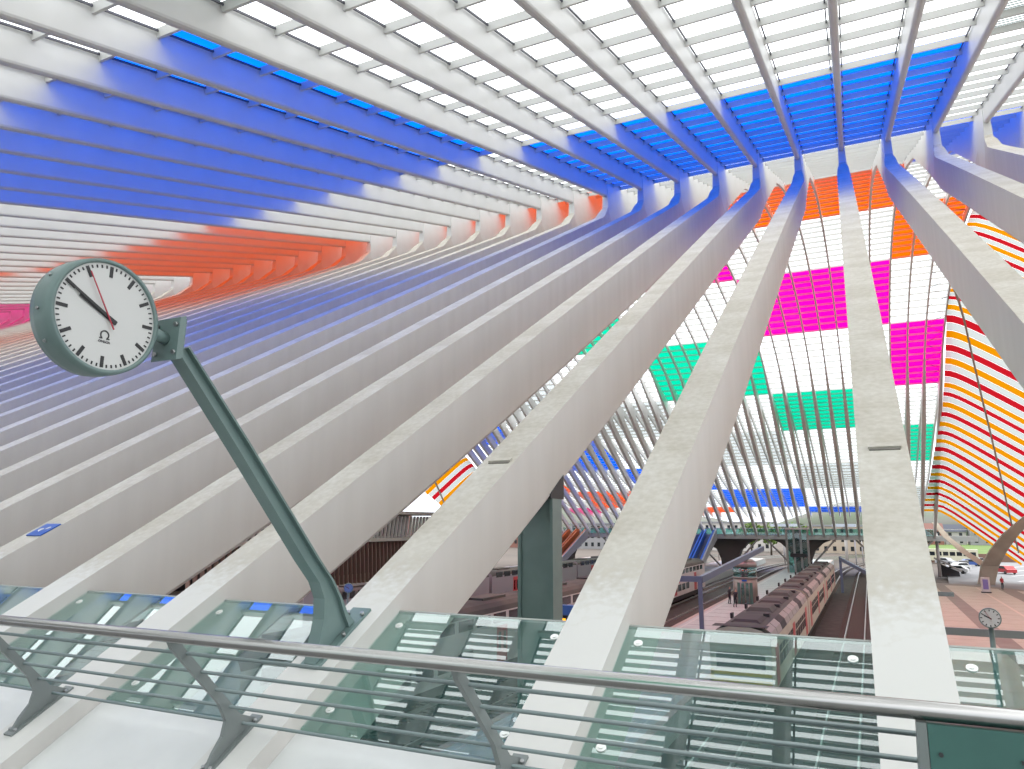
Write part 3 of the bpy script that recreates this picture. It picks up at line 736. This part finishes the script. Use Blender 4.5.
def frame(name, label, posts, beams, m=m_bframe, cat='frame'):
    p0 = posts[0]; f = empty(name, (p0[0], p0[1], p0[2]), label, cat)
    def L(p): return (p[0]-p0[0], p[1]-p0[1], p[2]-p0[2])
    for (x, y, z0, z1) in posts:
        b = MB(); b.bb(x-.16-p0[0], x+.16-p0[0], y-.12-p0[1], y+.12-p0[1], z0-p0[2], z1-p0[2]); b.build('post', m, f)
    for (a, c, s) in beams:
        a, c = Vector(L(a)), Vector(L(c)); d = (c-a).normalized(); w = Vector((0, 0, 1)); u = d.cross(w).normalized(); w = u.cross(d)
        b = MB(); b.loft([[p+u*s*.6+w*s, p-u*s*.6+w*s, p-u*s*.6-w*s, p+u*s*.6-w*s] for p in (a, c)]); b.build('beam', m, f)
    return f
frame('signal_frame', 'blue-grey steel frame with a long beam over the lift platform', [(-12.35, 60, PLZ, -4.3)], [((-17.4, 60, -4.35), (-12.2, 60, -4.25), .22), ((-12.3, 60, -4.3), (-11.5, 92, -2.8), .26)])
frame('signal_frame', 'short blue-grey beam on a mast right of the beige train', [(-4.0, 112, RAILZ-.2, -4.3)], [((-4.0, 112, -4.6), (-.2, 100, -6.0), .22)])
frame('stair_rail', 'grey rail frame on a post at the square, crossing below the small clock', [(1.35, 27.2, GZ, -3.1), (5.9, 27.2, GZ, -3.1)], [((1.0, 27.2, -3.22), (6.2, 27.2, -3.22), .11)], m_post, 'railing')
frame('stair_rail', 'dark teal post with a short arm right of the broad rib', [(4.0, 66, GZ, -4.2)], [((4.0, 66, -5.15), (5.3, 66, -5.15), .16)], m_teal, 'post')
def small_clock(name, loc, r, zfoot, rz, label, facem):
    c = empty(name, (loc[0], loc[1], zfoot), label, 'clock', None, None, rz); h = loc[2]-zfoot
    b = MB(); b.cyl((0, .12, 0), (0, .12, h-r*.7), .07, 12); b.build('post', m_teal, c)
    b = MB(); b.cyl((0, -.08, h), (0, .12, h), r, 40, 0, False); b.build('case', m_teal, c)
    b = MB(); b.cyl((0, -.09, h), (0, -.075, h), r*.9, 40, 0, False); b.build('dial', facem, c)
    def mk(a, r0, r1, w, nm, m, y):
        d = Vector((math.sin(a), 0, math.cos(a))); n = Vector((d.z, 0, -d.x)); q = [d*r0-n*w, d*r0+n*w, d*r1+n*w, d*r1-n*w]
        b = MB(); b.add([p+Vector((0, y, h)) for p in q]+[p+Vector((0, y-.006, h)) for p in q], [(0, 1, 2, 3), (7, 6, 5, 4), (0, 4, 5, 1), (1, 5, 6, 2), (2, 6, 7, 3), (3, 7, 4, 0)]); b.build(nm, m, c)
    for k in range(12): mk(k*math.pi/6, r*.68, r*.86, r*.045, 'hour_mark', m_black, -.091)
    mk(2*math.pi*(9+50/60)/12, -r*.15, r*.55, r*.05, 'hour_hand', m_black, -.094); mk(2*math.pi*50/60, -r*.15, r*.8, r*.035, 'minute_hand', m_black, -.098)
    mk(2*math.pi*55/60, -r*.2, r*.75, r*.015, 'second_hand', m_red, -.102)
    return c
small_clock('platform_clock', (2.88, 25.5, -2.60), .275, GZ, -.12, 'small round clock on a post above the pink square', m_dial)
small_clock('platform_clock', (-27.05, 35.0, -3.66), .27, PLZ, .65, 'small bluish clock seen in the gap left of the clock pole rib', mat('blue_reflection_dial', (.20, .33, .72), .35))  # blue reflection is put into the dial colour
bd = empty('departure_board', (-10.9, 26.6, PLZ), 'dark departure board with amber lettering behind the glass, right of the teal column', 'display')
b = MB(); b.bb(-.06, .06, -.06, .06, 0, 4.3); b.build('post', m_bframe, bd)
b = MB(); b.bb(-1.0, 1.0, -.14, .14, 4.0, 5.1); b.build('housing', m_tblue, bd)
b = MB(); b.bb(-.92, .92, -.17, -.13, 4.1, 4.75); b.build('screen', m_black, bd)
m_amber = mat('amber_led', (.9, .4, .02), .5, emit=((1, .45, .02), 1.6))
for r_ in range(2):
    for k in range(6):
        b = MB(); b.bb(-.85+k*.28, -.85+k*.28+.2, -.18, -.165, 4.2+r_*.28, 4.36+r_*.28); b.build('led_block', m_amber, bd)
# ------------------------------------------------------------------ far walkway, escalators, lift tower, piers
m_conc = mat('grey_concrete', (.36, .35, .33), .85, col2=(.30, .29, .27), scale=.6)
fwk = empty('trim_3', (0, 150, -2), 'far footbridge crossing over the tracks at the end of the vault', None, None, 'structure')
b = MB(); b.bb(-70, 16, -4.2, 9, -.5, 0); b.build('deck', m_conc, fwk)
b = MB(); b.bb(-70, 16, -4.4, -4.2, -.75, .12); b.build('fascia', mat('fascia_paint', (.45, .47, .45), .6), fwk)
for i in range(I0, I1):
    b = MB(); x = (XI(i)+XI(i+1))/2; b.bb(x-HB, x+HB, -4.5, -4.47, .1, 1.15); b.build('glass_guard', m_tglass, fwk)
b = MB(); b.cyl((-70, -4.3, 1.2), (16, -4.3, 1.2), .05, 8); b.build('handrail', m_steel, fwk)
for k, xc in enumerate((-24.9, -11.7, -43.4, 3.5, -59.2)):
    p = empty('bridge_pier', (xc, 150, PLZ), '%s under the far footbridge' % ['dark flared concrete pier beside the blue escalators', 'flared concrete pier behind the square lift tower', 'flared concrete pier behind the teal column', 'flared concrete pier hidden behind the broad rib', 'outermost flared concrete pier at the left'][k], 'pier')
    b = MB(); b.loft([[(-w, -1.2, z), (w, -1.2, z), (w, 2.2, z), (-w, 2.2, z)] for w, z in ((1.4, 0), (1.5, 1.5), (2.2, 3.2), (3.6, 4.6), (5.5, 5.4))]); b.build('shaft', mat('dark_pier_concrete', (.13, .12, .11), .9), p)
    for sx in (-1, 1):
        b = MB(); b.tube([(sx*1.2, -3.2, .2), (sx*6.0, -4.0, 5.5)], .16, 8); b.build('brace', m_conc, p)
def escalator(x, label, m, n=2):
    e = empty('escalator', (x, 128, PLZ), label, 'escalator'); L, H = 16, 6.1
    for k in range(n):
        ox = k*2.0
        b = MB(); b.loft([[(ox-.5, y, z), (ox+.5, y, z), (ox+.5, y, z-.5), (ox-.5, y, z-.5)] for y, z in ((0, .1), (L, H))]); b.build('steps', m_dgrey, e)
        for sx in (-.75, .75):
            b = MB(); b.loft([[(ox+sx-.13, y, z+1.0), (ox+sx+.13, y, z+1.0), (ox+sx+.13, y, z-.4), (ox+sx-.13, y, z-.4)] for y, z in ((0, .1), (L, H))]); b.build('balustrade', m, e)
    for sx in (-1.15, 2*(n-1)+1.15):
        b = MB(); b.prism([(-.5, 0), (L, H-.9), (L, H+1.1), (-.5, 1.1)], 'x', sx-.12, sx+.12); b.build('side_cheek', mat('cheek_grey', (.42, .42, .41), .6), e)
    return e
m_escb = mat('blue_escalator_panel', (.04, .14, .52), .35)
escalator(-29.4, 'pair of blue escalators climbing to the far footbridge, left of the dark pier', m_escb); escalator(-55.0, 'grey escalators with orange panels climbing to the far footbridge at the left', mat('orange_panel', (.6, .16, .04), .5))
lt = empty('lift_tower', (-11.4, 138, PLZ), 'square glass lift tower in front of the far footbridge', 'lift')
for sx in (-1.7, -.55, .55, 1.7):
    b = MB(); b.bb(sx-.16, sx+.16, -1.3, -1.0, 0, 7.6); b.build('post', m_conc if abs(sx) > 1 else m_post, lt)
b = MB(); b.bb(-1.6, 1.6, -1.1, 1.4, 0, 7.2); b.build('glass_shaft', m_tglass, lt)
b = MB(); b.bb(-.45, .45, -.6, .8, 0, 7); b.build('lift_car', m_dgrey, lt)
b = MB(); b.bb(-1.85, 1.85, -1.5, 1.6, 7.2, 7.5); b.build('roof', m_twhite, lt)
b = MB(); b.bb(-1.2, 1.4, -1.7, -1.55, 2.6, 3.2); b.build('display', m_black, lt)
# low pale canopies and catenary poles beyond
for k in range(9):
    y = 172+9*(k % 3)+k*2; x = (-4.0, -19.15, -35.35)[k//3]+bend(y)
    c = empty('catenary_mast', (x, y, RAILZ-.2), 'slim pale catenary mast beyond the far footbridge, %s from the right' % ordn[[2, 1, 0, 5, 4, 3, 8, 7, 6][k]], 'mast', 'catenary masts')
    b = MB(); b.tube([(0, 0, 0), (0, 0, 7)], [.14, .09], 8); b.build('pole', m_twhite, c)
    b = MB(); b.tube([(0, 0, 6.2), (-2.2, 0, 6.5)], .05, 6); b.build('arm', m_twhite, c)
# ------------------------------------------------------------------ forked leg of the visor
lg = empty('prop_leg', (14.0-XI(5), 133-MID, -8.9), 'forked taupe concrete leg'); lg.parent = VIS
def lt_(pts, ws, name, m=m_rib):
    b = MB(); secs = []
    for (x, y, z), w in zip(pts, ws): secs.append([(x-14.0+w*a, y-133+w*.6*c, z+8.9) for a, c in ((-1, -1), (1, -1), (1, 1), (-1, 1))])
    b.loft(secs); b.build(name, m, lg)
m_legc = mat('taupe_leg_concrete', (.66, .58, .47), .8, col2=(.54, .47, .38), scale=.5)
lt_([(15.0, 133.4, -8.9), (15.2, 133, -8.05), (15.6, 132, -6.0), (16.6, 129.4, -3.6), (17.9, 126.2, -1.25), (20.1, 123.1, 1.27), (23.5, 118, 4.2)], [1.1, 1.05, 1.1, 1.05, .95, .75, .55], 'raking_leg', m_legc)
lt_([(15.4, 132.4, -6.2), (13.2, 137.5, -4.3), (11.1, 141.5, -1.9), (9.8, 143.5, .4)], [.7, .58, .48, .4], 'side_strut', m_legc)
# ------------------------------------------------------------------ street furniture, cars, people
ap = empty('advert_panel', (12.85, 114.5, GZ), 'white poster stand with a purple sheet on the square', 'sign')
b = MB(); b.bb(-.5, .5, -.12, .12, .15, 1.95); b.build('case', m_twhite, ap); b = MB(); b.bb(-.3, .3, -.14, -.115, .45, 1.7); b.build('poster', mat('purple_poster', (.22, .18, .45), .5), ap)
b = MB(); b.bb(-.55, .55, -.25, .25, 0, .15); b.build('foot', m_dgrey, ap)
def person(loc, rz, top, leg, label, lean=0.):
    sk = m_skin
    P = {'pel': (0, 0, .95), 'spine': (0, .0, 1.15), 'chest': (0, lean, 1.38), 'neck': (0, lean*1.3, 1.5), 'head': (0, lean*1.5-.02, 1.62), 'top': (0, lean*1.5, 1.74),
         'hl': (-.1, 0, .9), 'kl': (-.12, -.06, .5), 'al': (-.12, .02, .08), 'tl': (-.12, -.13, .04), 'hr': (.1, 0, .9), 'kr': (.12, -.02, .5), 'ar': (.12, .1, .08), 'tr': (.12, -.05, .04),
         'sl': (-.19, lean, 1.42), 'el': (-.25, .04, 1.15), 'wl': (-.2, -.12, .95), 'fl': (-.19, -.17, .88), 'sr': (.19, lean, 1.42), 'er': (.26, .04, 1.15), 'wr': (.22, -.14, .98), 'fr': (.21, -.19, .91)}
    E_ = [('pel', 'spine'), ('spine', 'chest'), ('chest', 'neck'), ('neck', 'head'), ('head', 'top'), ('pel', 'hl'), ('hl', 'kl'), ('kl', 'al'), ('al', 'tl'), ('pel', 'hr'), ('hr', 'kr'), ('kr', 'ar'), ('ar', 'tr'),
          ('chest', 'sl'), ('sl', 'el'), ('el', 'wl'), ('wl', 'fl'), ('chest', 'sr'), ('sr', 'er'), ('er', 'wr'), ('wr', 'fr')]
    Rr = {'pel': .15, 'spine': .14, 'chest': .17, 'neck': .06, 'head': .10, 'top': .07, 'hl': .1, 'hr': .1, 'kl': .065, 'kr': .065, 'al': .045, 'ar': .045, 'tl': .035, 'tr': .035, 'sl': .07, 'sr': .07, 'el': .05, 'er': .05, 'wl': .035, 'wr': .035, 'fl': .03, 'fr': .03}
    ks = list(P); me = bpy.data.meshes.new('person'); me.from_pydata([P[k] for k in ks], [(ks.index(a), ks.index(c)) for a, c in E_], [])
    o = bpy.data.objects.new('person', me); C.objects.link(o)
    md = o.modifiers.new('skin', 'SKIN'); sv = me.skin_vertices[0].data
    for i, k in enumerate(ks): sv[i].radius = (Rr[k], Rr[k]*.8); sv[i].use_root = (k == 'pel')
    o.modifiers.new('sub', 'SUBSURF').levels = 1; o.modifiers['sub'].render_levels = 1
    dgp = bpy.context.evaluated_depsgraph_get(); m2 = bpy.data.meshes.new_from_object(o.evaluated_get(dgp)); bpy.data.objects.remove(o)
    m2.materials.clear()
    for mm in (top, leg, sk, m_black): m2.materials.append(mm)
    for p in m2.polygons:
        z = p.center.z; x = abs(p.center.x)
        p.material_index = 2 if (z > 1.5 and z < 1.70 and p.center.y < .03) or (x > .15 and z < .97 and z > .8 and p.center.y < -.1) else 3 if z >= 1.5 or z < .1 else 0 if z > .93 or x > .2 else 1
        p.use_smooth = True
    m2.name = 'person'; r = obj('person', m2, None, None, loc); r.rotation_euler = (0, 0, rz); tag(r, label, 'person'); return r
m_skin = mat('skin', (.5, .32, .24), .6); m_cl1 = mat('dark_jacket', (.02, .02, .03), .8); m_cl2 = mat('red_jacket', (.45, .04, .05), .8); m_cl3 = mat('navy_trousers', (.02, .025, .05), .8)
person((15.55, 121.3, GZ), .6, m_cl2, m_cl1, 'person in a red and dark jacket walking on the square by the road')
person((-13.6, 80.4, PLZ), 2.2, m_cl1, m_cl3, 'person in dark clothes standing left of the lift drum', -.04)
person((-12.6, 77.5, PLZ), 2.6, m_cl1, m_cl1, 'person in black clothes in front of the lift drum', -.12)
def vehicle(loc, rz, paint, label, size=1., bus=False):
    v = empty('bus' if bus else 'car', loc, label, 'bus' if bus else 'car', 'parked vehicles' , None, rz)
    if bus:
        b = MB(); b.bb(-1.25, 1.25, -6, 6, .35, 3.0); b.build('body', paint, v)
        for k in range(8):
            b = MB(); b.bb(-1.27, 1.27, -5.6+k*1.4, -4.5+k*1.4, 1.5, 2.4); b.build('window', m_win, v)
        zz = (-4, 4)
    else:
        pr = [(-2.1, .3), (2.1, .3), (2.1, .75), (1.2, .9), (.6, 1.42), (-1.1, 1.45), (-1.75, .95), (-2.1, .85)]
        b = MB(); b.prism(pr, 'x', -.85, .85); b.build('body', paint, v)
        b = MB(); b.prism([(-1.5, .98), (1.05, .95), (.55, 1.36), (-1.05, 1.38)], 'x', -.86, .86); b.build('window', m_win, v); zz = (-1.3, 1.3)
    for y in zz:
        for sx in (-1, 1):
            b = MB(); r = .48 if bus else .31; x = 1.1 if bus else .75; b.cyl((sx*x, y, r), (sx*(x+.14), y, r), r, 14); b.build('wheel', m_black, v)
cols = [('white', (.7, .7, .7)), ('red', (.5, .03, .04)), ('silver', (.4, .41, .43)), ('black', (.02, .02, .025)), ('blue', (.04, .1, .35))]
for k, (x, y, c) in enumerate([(21.6, 163, 1), (13.5, 160, 0), (15.2, 172, 0), (17.0, 182, 3), (14.8, 195, 2), (19.0, 190, 4), (21.5, 200, 0)]):
    vehicle((x, y, -8.75), .4+k*.9, mat(cols[c][0]+'_car_paint', cols[c][1], .3), '%s car parked on the road beyond the square, %s from the near side' % (cols[c][0], ordn[k]))
vehicle((16.5, 208, -8.75), 1.45, mat('cream_bus_paint', (.62, .6, .45), .4), 'cream bus on the road below the grass bank', bus=True)
# white bus shelter with a mast
sh = empty('bus_shelter', (10.3, 150, -8.9), 'white mast and sloping white shelter roof beside the road', 'shelter')
b = MB(); b.tube([(0, 0, 0), (0, 0, 7.4)], [.30, .22], 12); b.build('mast', m_twhite, sh)
b = MB(); b.loft([[(x, -1.4, z), (x, 1.4, z), (x, 1.2, z-.3), (x, -1.2, z-.3)] for x, z in ((-.6, 3.3), (.8, 2.7), (2.0, 1.9), (3.2, 1.3))]); b.build('roof', m_twhite, sh)
b = MB(); b.prism([(.1, 0), (3.1, 0), (3.0, .9), (.2, 2.2)], 'y', 1.0, 1.15); b.build('side_wall', m_dgrey, sh)
# ------------------------------------------------------------------ bank, wall, houses, trees, hills
m_grass = mat('grass', (.16, .26, .05), .9, col2=(.11, .19, .03), scale=.3)
b = MB(); b.bb(2, 130, 214, 330, -9.2, -7.0); tag(b.build('grass_bank', m_grass), 'green grass bank beyond the road', kind='structure')
b = MB(); b.bb(2, 130, 213.2, 214, -9.2, -6.9); tag(b.build('retaining_wall', mat('brown_wall', (.22, .13, .10), .9)), 'long brown retaining wall below the grass bank', kind='structure')
def house(x, y, w, d, h, roofh, paint, roofc, label, z0=-7.0, floors=2, flat=False):
    o = empty('house', (x, y, z0), label, 'building', 'town buildings')
    b = MB(); b.bb(-w/2, w/2, 0, d, 0, h); wl = b.build('wall', paint, o)
    if flat: b = MB(); b.bb(-w/2-.3, w/2+.3, -.3, d+.3, h, h+.5); b.build('roof', roofc, o)
    else: b = MB(); b.prism([(-.4, h), (d+.4, h), (d/2, h+roofh)], 'x', -w/2-.3, w/2+.3); b.build('roof', roofc, o)
    n = max(2, int(w/2.4))
    for f in range(floors):
        for k in range(n):
            cx = -w/2+(k+.5)*w/n; cz = (f+.55)*h/floors
            b = MB(); b.bb(cx-.5, cx+.5, -.06, .02, cz-.7, cz+.7); b.build('window', m_win, wl)
m_slate = mat('slate_roof', (.06, .07, .10), .7); m_tile = mat('brick_roof', (.22, .10, .08), .8)
HC = [('white', (.6, .58, .55)), ('brick red', (.30, .14, .11)), ('beige', (.5, .42, .33)), ('grey', (.33, .33, .34))]
for k in range(9):
    c = HC[(k*3+1) % 4]; house(20+k*7.4, 306+5*(k % 2), 6.6, 9, 4.2+R.random()*2.2, 2.6, mat(c[0].replace(' ', '_')+'_render', c[1], .85), m_slate if k % 3 else m_tile, '%s house on the slope beyond the grass bank, %s from the left' % (c[0], ordn[k]))
for k, (x, y, w, h, c) in enumerate([(-12, 262, 26, 8.5, 2), (-46, 270, 30, 9.5, 0), (-84, 262, 34, 9, 3), (-130, 262, 40, 12, 1), (-190, 240, 50, 13, 1)]):
    house(x, y, w, 12, h, 0, mat(HC[c][0].replace(' ', '_')+'_render', HC[c][1], .85), m_tgrey, '%s flat-roofed block beyond the far footbridge, %s from the right' % (HC[c][0], ordn[k]), -9.2, 3, True)
for k, (x, y, w) in enumerate([(-5.7, 205, 5), (-20.0, 208, 5.5)]):
    o = empty('platform_canopy', (x, y, -9.2), 'long pale platform canopy beyond the far footbridge, %s one' % ('right' if k == 0 else 'left'), 'canopy')
    b = MB(); b.bb(-w/2, w/2, -9, 9, 8.6, 9.3); b.build('roof', mat('pale_blue_roof', (.50, .56, .64), .6), o)
    for q in range(4):
        b = MB(); b.cyl((0, -7.5+5*q, 0), (0, -7.5+5*q, 8.7), .16, 10); b.build('post', m_twhite, o)
def tree(x, y, z, h, r, label, seed):
    q = random.Random(seed); t = empty('tree', (x, y, z), label, 'tree', 'town trees')
    b = MB(); b.tube([(0, 0, 0), (.1, 0, h*.5)], [.3, .14], 8); b.build('trunk', mat('bark', (.08, .06, .04), .9), t)
    b = MB()
    for n in range(420):
        a, p, rr = q.uniform(0, 6.28), math.acos(q.uniform(-1, 1)), r*q.uniform(.55, 1)
        c = Vector((rr*math.sin(p)*math.cos(a), rr*math.sin(p)*math.sin(a), h*.65+rr*math.cos(p)*.9)); s_ = r*.16
        d = Vector((q.uniform(-1, 1), q.uniform(-1, 1), q.uniform(-1, 1))).normalized(); u = d.orthogonal().normalized()*s_; w = d.cross(u).normalized()*s_
        b.add([c-u, c+w*.6, c+u, c-w*.6], [(0, 1, 2, 3)])
    tag(b.build('foliage', mat('leaf_green', (.17, .27, .04), .8, col2=(.09, .16, .03), scale=1.), t), kind='stuff')
for k, (x, y) in enumerate([(-27, 235), (-33, 238), (-20, 240), (-62, 236), (-100, 230)]): tree(x, y, -9.2, 10, 3.6, 'round green tree beyond the far footbridge, %s from the right' % ordn[[1, 2, 0, 3, 4][k]], 40+k)
b = MB(); n = 60; top = []
secs = []
for k in range(n+1):
    x = -700+1400*k/n; hh = 16+9*math.sin(k*.45)+6*math.sin(k*1.1+1); secs.append([(x, 560, -9.3), (x, 640, hh*.7-6), (x, 760, hh-6), (x, 900, -9.3)])
b.loft(secs, 0, True, True); tag(b.build('hills', mat('hill_green', (.12, .16, .10), .95, col2=(.17, .17, .15), scale=.02)), 'low hazy hills behind the town', kind='structure')

# ------------------------------------------------------------------ finned parking deck along the far-left flank
pk = empty('parking_deck', (-69, 60, -9.2), 'finned parking deck glimpsed in the gap left of the clock rib', 'building')
for z, nm in ((10.9, 'roof_slab'), (6.7, 'floor_slab'), (.25, 'base_slab')):
    b = MB(); b.bb(-14, .35, 0, 64, z-.35, z+.12); b.build(nm, mat('parking_concrete', (.46, .42, .36), .85), pk)
b = MB(); b.bb(-13.6, -13, 0, 64, 0, 10.8); b.build('rear_wall', m_dgrey, pk)
b = MB(); b.prism([(-.06, 0), (.06, 0), (.62, 3.4), (.5, 3.4)], 'x', -.35, .1); me_f1 = b.mesh('fin', m_twhite)
b = MB(); b.prism([(-.07, 0), (.07, 0), (-.5, 5.9), (-.64, 5.9)], 'x', -.5, .1); me_f2 = b.mesh('brown_fin', mat('brown_fin_paint', (.23, .15, .12), .8))
for k in range(62):
    obj('fin', me_f1, None, pk, (0, .9+k*1.0, 6.85)); obj('brown_fin', me_f2, None, pk, (0, 1.0+k*1.0, .4))
